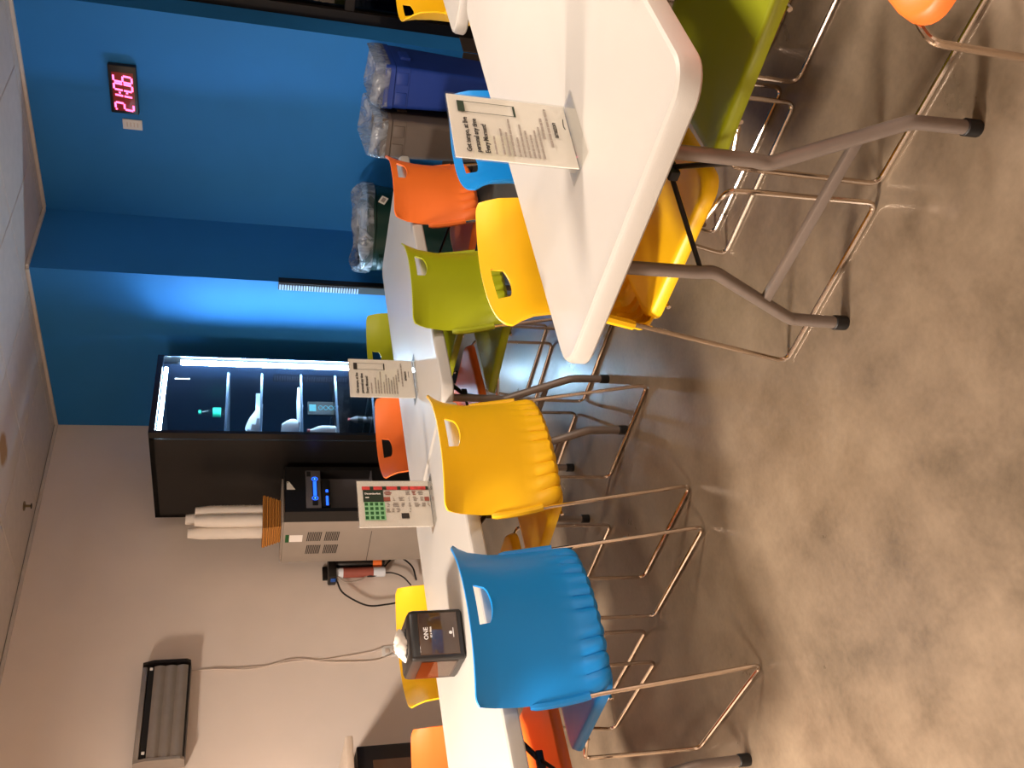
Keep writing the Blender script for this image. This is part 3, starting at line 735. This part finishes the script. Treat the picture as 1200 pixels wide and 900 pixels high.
t = thing('water_filter', 'black wall-mounted water filter with cartridges and hoses beside the water cooler', 'water filter', (0, 0, 0))
MB().box(-1.40, -.11, .845, -1.24, -.002, .90, .01).build('filter_head', 'device_black', t)
MB().box(-1.36, -.02, .84, -1.26, 0, .93, .004).build('wall_bracket', 'device_black', t)
c1 = MB().lathe([(.03, .52), (.034, .53), (.034, .82), (.026, .85)], 18, (-1.265, -.06, 0)).build('cartridge', 'device_black', t)
c2 = MB().lathe([(.03, .52), (.034, .53), (.034, .82), (.026, .85)], 18, (-1.340, -.06, 0)).build('cartridge', 'bag_white', t)
MB().lathe([(.0346, .60), (.0346, .80)], 18, (-1.340, -.06, 0), caps=False).build('red_label', 'brown_print', c2)
MB().lathe([(.0346, .54), (.0346, .60)], 18, (-1.265, -.06, 0), caps=False).build('orange_label', 'plastic_orange', c1)
MB().tube(smooth_path([(-1.385, -.07, .85), (-1.42, -.07, .84), (-1.50, -.06, .80), (-1.585, -.05, .66), (-1.585, -.05, .53), (-1.56, -.04, .44), (-1.50, -.03, .38)], 8), .006, 8).build('hose', 'rubber_black', t)
MB().box(-1.405, -.09, .85, -1.37, -.05, .885, .006).build('blue_fitting', 'tube_blue', t)
MB().tube(smooth_path([(-1.30, -.06, .52), (-1.22, -.05, .45), (-1.225, -.05, .40), (-1.30, -.05, .33), (-1.40, -.04, .31)], 8), .006, 8).build('hose', 'rubber_black', t)
MB().tube(smooth_path([(-1.37, -.07, .845), (-1.41, -.06, .78), (-1.40, -.06, .70), (-1.37, -.06, .64)], 8), .005, 8).build('hose', 'cooler_grey', t)
MB().tube([(-1.37, -.06, .645), (-1.36, -.06, .63), (-1.355, -.06, .56), (-1.35, -.06, .53)], [.008, .018, .018, .008], 10).build('inline_valve', 'rubber_black', t)
MB().tube(smooth_path([(-1.35, -.06, .53), (-1.345, -.05, .47), (-1.38, -.05, .40), (-1.44, -.04, .35)], 8), .005, 8).build('hose', 'rubber_black', t)

# ------------------------------------------------------------------ insect light trap and cords, outlet
t = thing('insect_light_trap', 'black and silver insect light trap high on the beige wall', 'insect trap', (-2.24, 0, 1.715))
hw_ = .29
MB().box(-hw_, -.10, 0.0, hw_, -.002, .265, .008).build('back_box', 'device_black', t)
for sx in (-1, 1):
    MB().rings([[(sx * xx, y, z) for y, z in [( -.02, 0), (-.125, 0), (-.145, .02), (-.145, .20), (-.12, .262), (-.02, .268)]] for xx in (hw_ - .012, hw_ + .004)]).build('end_cap', 'silver' if sx < 0 else 'device_black', t, smooth=False)
pan = MB(); L1 = []; prof = []
for k in range(25):
    z = .012 + k * (.185 / 24); prof.append((-.130 - .012 * abs(math.sin(PI * k / 8)), z))
pts = prof + [(y + .006, z) for y, z in prof[::-1]]
pan.rings([[(x, y, z) for y, z in pts] for x in (-hw_ + .014, hw_ - .03)]).build('ribbed_shield', 'silver', t, angle=50)
MB().box(-hw_ + .012, -.115, .235, hw_ - .02, -.035, .262, .006).build('top_strip', 'silver', t)
MB().box(-hw_ + .02, -.118, .012, hw_ - .03, -.10, .225).build('grille_void', 'slot_black', t, smooth=False)
for x in (-.24, .25): MB().box(x - .008, -.128, .205, x + .008, -.118, .222, .003).build('catch', 'white_plastic', t)
t = thing('power_cord', 'pair of thin white cords hanging from the insect trap to the outlet', 'cord', (0, 0, 0))
MB().tube(smooth_path([(-1.955, -.012, 1.715), (-1.951, -.006, 1.346), (-1.926, -.006, 1.10), (-1.930, -.006, .95), (-1.918, -.006, .83), (-1.895, -.006, .66), (-1.885, -.02, .58)], 8), .0035, 8).build('cord', 'cord_white', t)
MB().tube(smooth_path([(-1.956, -.016, 1.60), (-1.962, -.008, 1.35), (-1.915, -.008, 1.12), (-1.945, -.008, .93), (-1.957, -.008, .75), (-1.955, -.008, .62), (-1.93, -.02, .52)], 8), .0035, 8).build('cord', 'cord_white', t)
t = thing('wall_outlet', 'white wall outlet low on the beige wall behind the napkin dispenser', 'outlet', (-1.893, 0, .52))
MB().box(-.037, -.006, -.058, .037, 0, .058, .002).build('cover_plate', 'white_plastic', t)
for z in (-.022, .022): MB().box(-.016, -.009, z - .014, .016, -.005, z + .014, .003).build('socket', 'cord_white', t)

# ------------------------------------------------------------------ clock and switch on the blue wall
t = thing('digital_clock', 'black digital wall clock with glowing red digits 21:06', 'clock', (XC, -2.341, 2.199), -PI / 2)
# local: x to the viewer's right, y into the wall, z up
MB().box(-.155, -.035, -.078, .155, 0, .078, .006).build('case', 'device_black', t)
MB().box(-.135, -.037, -.060, .112, -.034, .060, .001).build('face', 'clock_face', t)
SEG = {'2': 'abged', '1': 'bc', '0': 'abcdef', '6': 'acdefg'}
def digit(ch, cx, w2, h2):
    m = MB(); k = .0050; y0, y1 = -.0405, -.037; sl = .12
    seg = {'a': (-w2, h2, w2, h2), 'g': (-w2, 0, w2, 0), 'd': (-w2, -h2, w2, -h2), 'b': (w2, 0, w2, h2), 'c': (w2, -h2, w2, 0), 'f': (-w2, 0, -w2, h2), 'e': (-w2, -h2, -w2, 0)}
    for s in SEG[ch]:
        xa, za, xb, zb = seg[s]
        if za == zb: m.box(xa + .004, y0, za - k, xb - .004, y1, za + k)
        else: m.box(xa - k, y0, min(za, zb) + .004, xa + k, y1, max(za, zb) - .004)
    for v in m.bm.verts: v.co.x += sl * v.co.z + cx
    return m
for ch, cx in (('2', -.104), ('1', -.055), ('0', .020), ('6', .073)): digit(ch, cx, .0195, .050).build('digit', 'led_red', t, smooth=False)
for z in (-.02, .02): MB().box(-.020, -.0405, z - .005, -.011, -.037, z + .006).build('colon_dot', 'led_red', t, smooth=False)
MB().box(-.128, -.0405, .040, -.120, -.037, .050).build('indicator', 'led_red', t, smooth=False)
t = thing('wall_sensor', 'small white cover plate beside the digital clock', 'cover plate', (XC, -2.100, 2.167), -PI / 2)
MB().box(-.034, -.008, -.056, .034, 0, .056, .003).build('cover', 'white_plastic', t)
for z in (-.03, -.01, .01, .03): MB().box(-.015, -.0088, z - .003, .015, -.0075, z + .003).build('slot', 'cord_white', t, smooth=False)

# ------------------------------------------------------------------ ribbed corner guard on the projecting blue corner
t = thing('corner_guard', 'ribbed steel strip on the projecting blue wall corner', 'corner guard', (0, 0, 0))
MB().box(-.016, YR - .006, .50, -.0, YR + .055, 1.27, .002).box(-.010, YR - .012, .50, .03, YR - .0, 1.27).build('backing', 'machine_black', t, smooth=False)
rib_me = MB().box(-.022, YR + .008, -.0055, -.015, YR + .052, .0055, .002, 1).mesh('rib', 'shelf_steel')
for k in range(30): link('rib', rib_me, t, (0, 0, 1.258 - k * .0172))

# ------------------------------------------------------------------ bins with liners
def liner(t, outline, z_rim, hem, rise, seed):
    rng = random.Random(seed); n = len(outline); m = MB()
    cx = sum(p[0] for p in outline) / n; cy = sum(p[1] for p in outline) / n
    ph = [rng.uniform(0, 6) for _ in range(4)]
    def lp(s, z, wob, zw):
        L = []
        for i, (x, y) in enumerate(outline):
            a = math.atan2(y - cy, x - cx); k = s + wob * (math.sin(9 * a + ph[0]) + .6 * math.sin(17 * a + ph[1])) 
            L.append((cx + (x - cx) * k, cy + (y - cy) * k, z + zw * (math.sin(3 * a + ph[2]) + .6 * math.sin(7 * a + ph[3]))))
        return L
    m.rings([lp(1.03, z_rim - hem, .006, .006), lp(1.03, z_rim - .02, .003, .0), lp(1.03, z_rim + .008, .003, .003), lp(1.015, z_rim + rise * .6, .006, .01), lp(.97, z_rim + rise, .012, .014),
             lp(.93, z_rim + rise * .7, .02, .012), lp(.90, z_rim - .02, .015, 0), lp(.86, z_rim - .12, .02, 0), lp(.78, z_rim - .25, .03, 0), lp(.3, z_rim - .32, .03, .01)], False, True)
    return m.build('bin_liner', 'liner', t, angle=60)
t = thing('trash_can', 'round dark green trash can with clear liner in the blue wall corner', 'trash can', (.15, -1.79, 0))
circ = lambda r, n=40: [(r * math.cos(2 * PI * k / n), r * math.sin(2 * PI * k / n)) for k in range(n)]
H = .76
MB().rings([[(x, y, z) for x, y in circ(r)] for r, z in ((.225, 0), (.23, .01), (.275, H - .06), (.288, H - .055), (.290, H - .005), (.284, H), (.274, H), (.268, H - .06), (.222, .03))]).build('can_body', 'bin_green', t)
liner(t, circ(.285), H, .045, .045, 3)
st = MB().box(-.03, -.0, -.022, .03, .003, .022, .001, 1).build('sticker', 'tape_white', t); st.location = (-.075, -.272, .66); st.rotation_euler = (0, .5, -.27)
MB().box(-.018, -.001, -.012, .018, .0, .010).build('sticker_print', 'ink_grey', st, smooth=False)
for a in (PI * .93, -PI * .07):
    hd = MB().box(-.03, -.06, -.014, .012, .06, .014, .006).build('handle', 'bin_green', t); hd.location = (.285 * math.cos(a), .285 * math.sin(a), H - .10); hd.rotation_euler = (0, 0, a)
def slim_bin(label, cx, cy, wx, wy, rz, h, body, seed, rise):
    hx, hy = wx / 2, wy / 2
    t = thing('recycling_bin' if body == 'bin_blue' else 'trash_can', label, 'trash can', (cx, cy, 0), rz)
    def lp(k, z, ins=0): return [(x, y, z) for x, y in rrect(-hx * k + ins, -hy * k + ins, hx * k - ins, hy * k - ins, .03, 5)]
    MB().rings([lp(.80, 0), lp(.81, .01), lp(.955, h - .14), lp(.965, h - .138), lp(.97, h - .06), lp(1.0, h - .055), lp(1.0, h - .004), lp(.985, h), lp(.985, h, .008), lp(.95, h - .06, .008), lp(.80, .03, .008)]).build('bin_body', body, t)
    for s in (-1, 1):
        MB().box(-hx * .97 - .004, s * hy * .45 - hy * .28, h - .13, -hx * .93, s * hy * .45 + hy * .28, h - .065, .003).build('front_pad', body, t)
        MB().box(-hx * .3, s * hy * .97 - .012, h - .16, hx * .3, s * hy * .97 + .012, h - .10, .005).build('hand_grip', body, t)
    liner(t, rrect(-hx, -hy, hx, hy, .05, 7), h, .028, rise, seed)
    return t
slim_bin('blue slim recycling bin with clear liner against the blue wall', .265, -2.792, .53, .245, .215, .755, 'bin_blue', 5, .06)
slim_bin('grey slim trash can with clear liner left of the blue bin', .135, -2.545, .53, .235, .20, .755, 'bin_grey', 8, .065)

# ------------------------------------------------------------------ counter end and black cabinet at the left of the room
t = thing('wall_counter', 'pale countertop with overhanging end along the beige wall', 'counter', (0, 0, 0))
MB().box(-5.0, -.60, .862, -2.68, -.003, .90, .006).build('countertop', 'counter_top', t)
MB().box(-5.0, -.56, .10, -3.32, -.003, .862).build('counter_base', 'counter_top', t, smooth=False)
MB().box(-5.0, -.52, .0, -3.32, -.003, .10).build('toe_kick', 'dark_base', t, smooth=False)
t = thing('mini_fridge', 'black mini fridge under the pale countertop', 'fridge', (0, 0, 0))
MB().box(-3.28, -.50, .02, -2.72, -.03, .84, .006).build('body', 'machine_black', t)
dd = MB().box(-3.28, -.55, .03, -2.72, -.503, .84, .006).build('door', 'device_black', t)
MB().box(-3.24, -.553, .08, -2.80, -.549, .76).build('door_glass', 'device_panel', dd, smooth=False)
MB().box(-3.265, -.58, .40, -3.248, -.55, .72, .005).build('handle', 'device_black', dd)
for x in (-3.24, -2.76):
    MB().box(x - .02, -.48, 0, x + .02, -.44, .02).build('foot', 'black_cap', t, smooth=False)
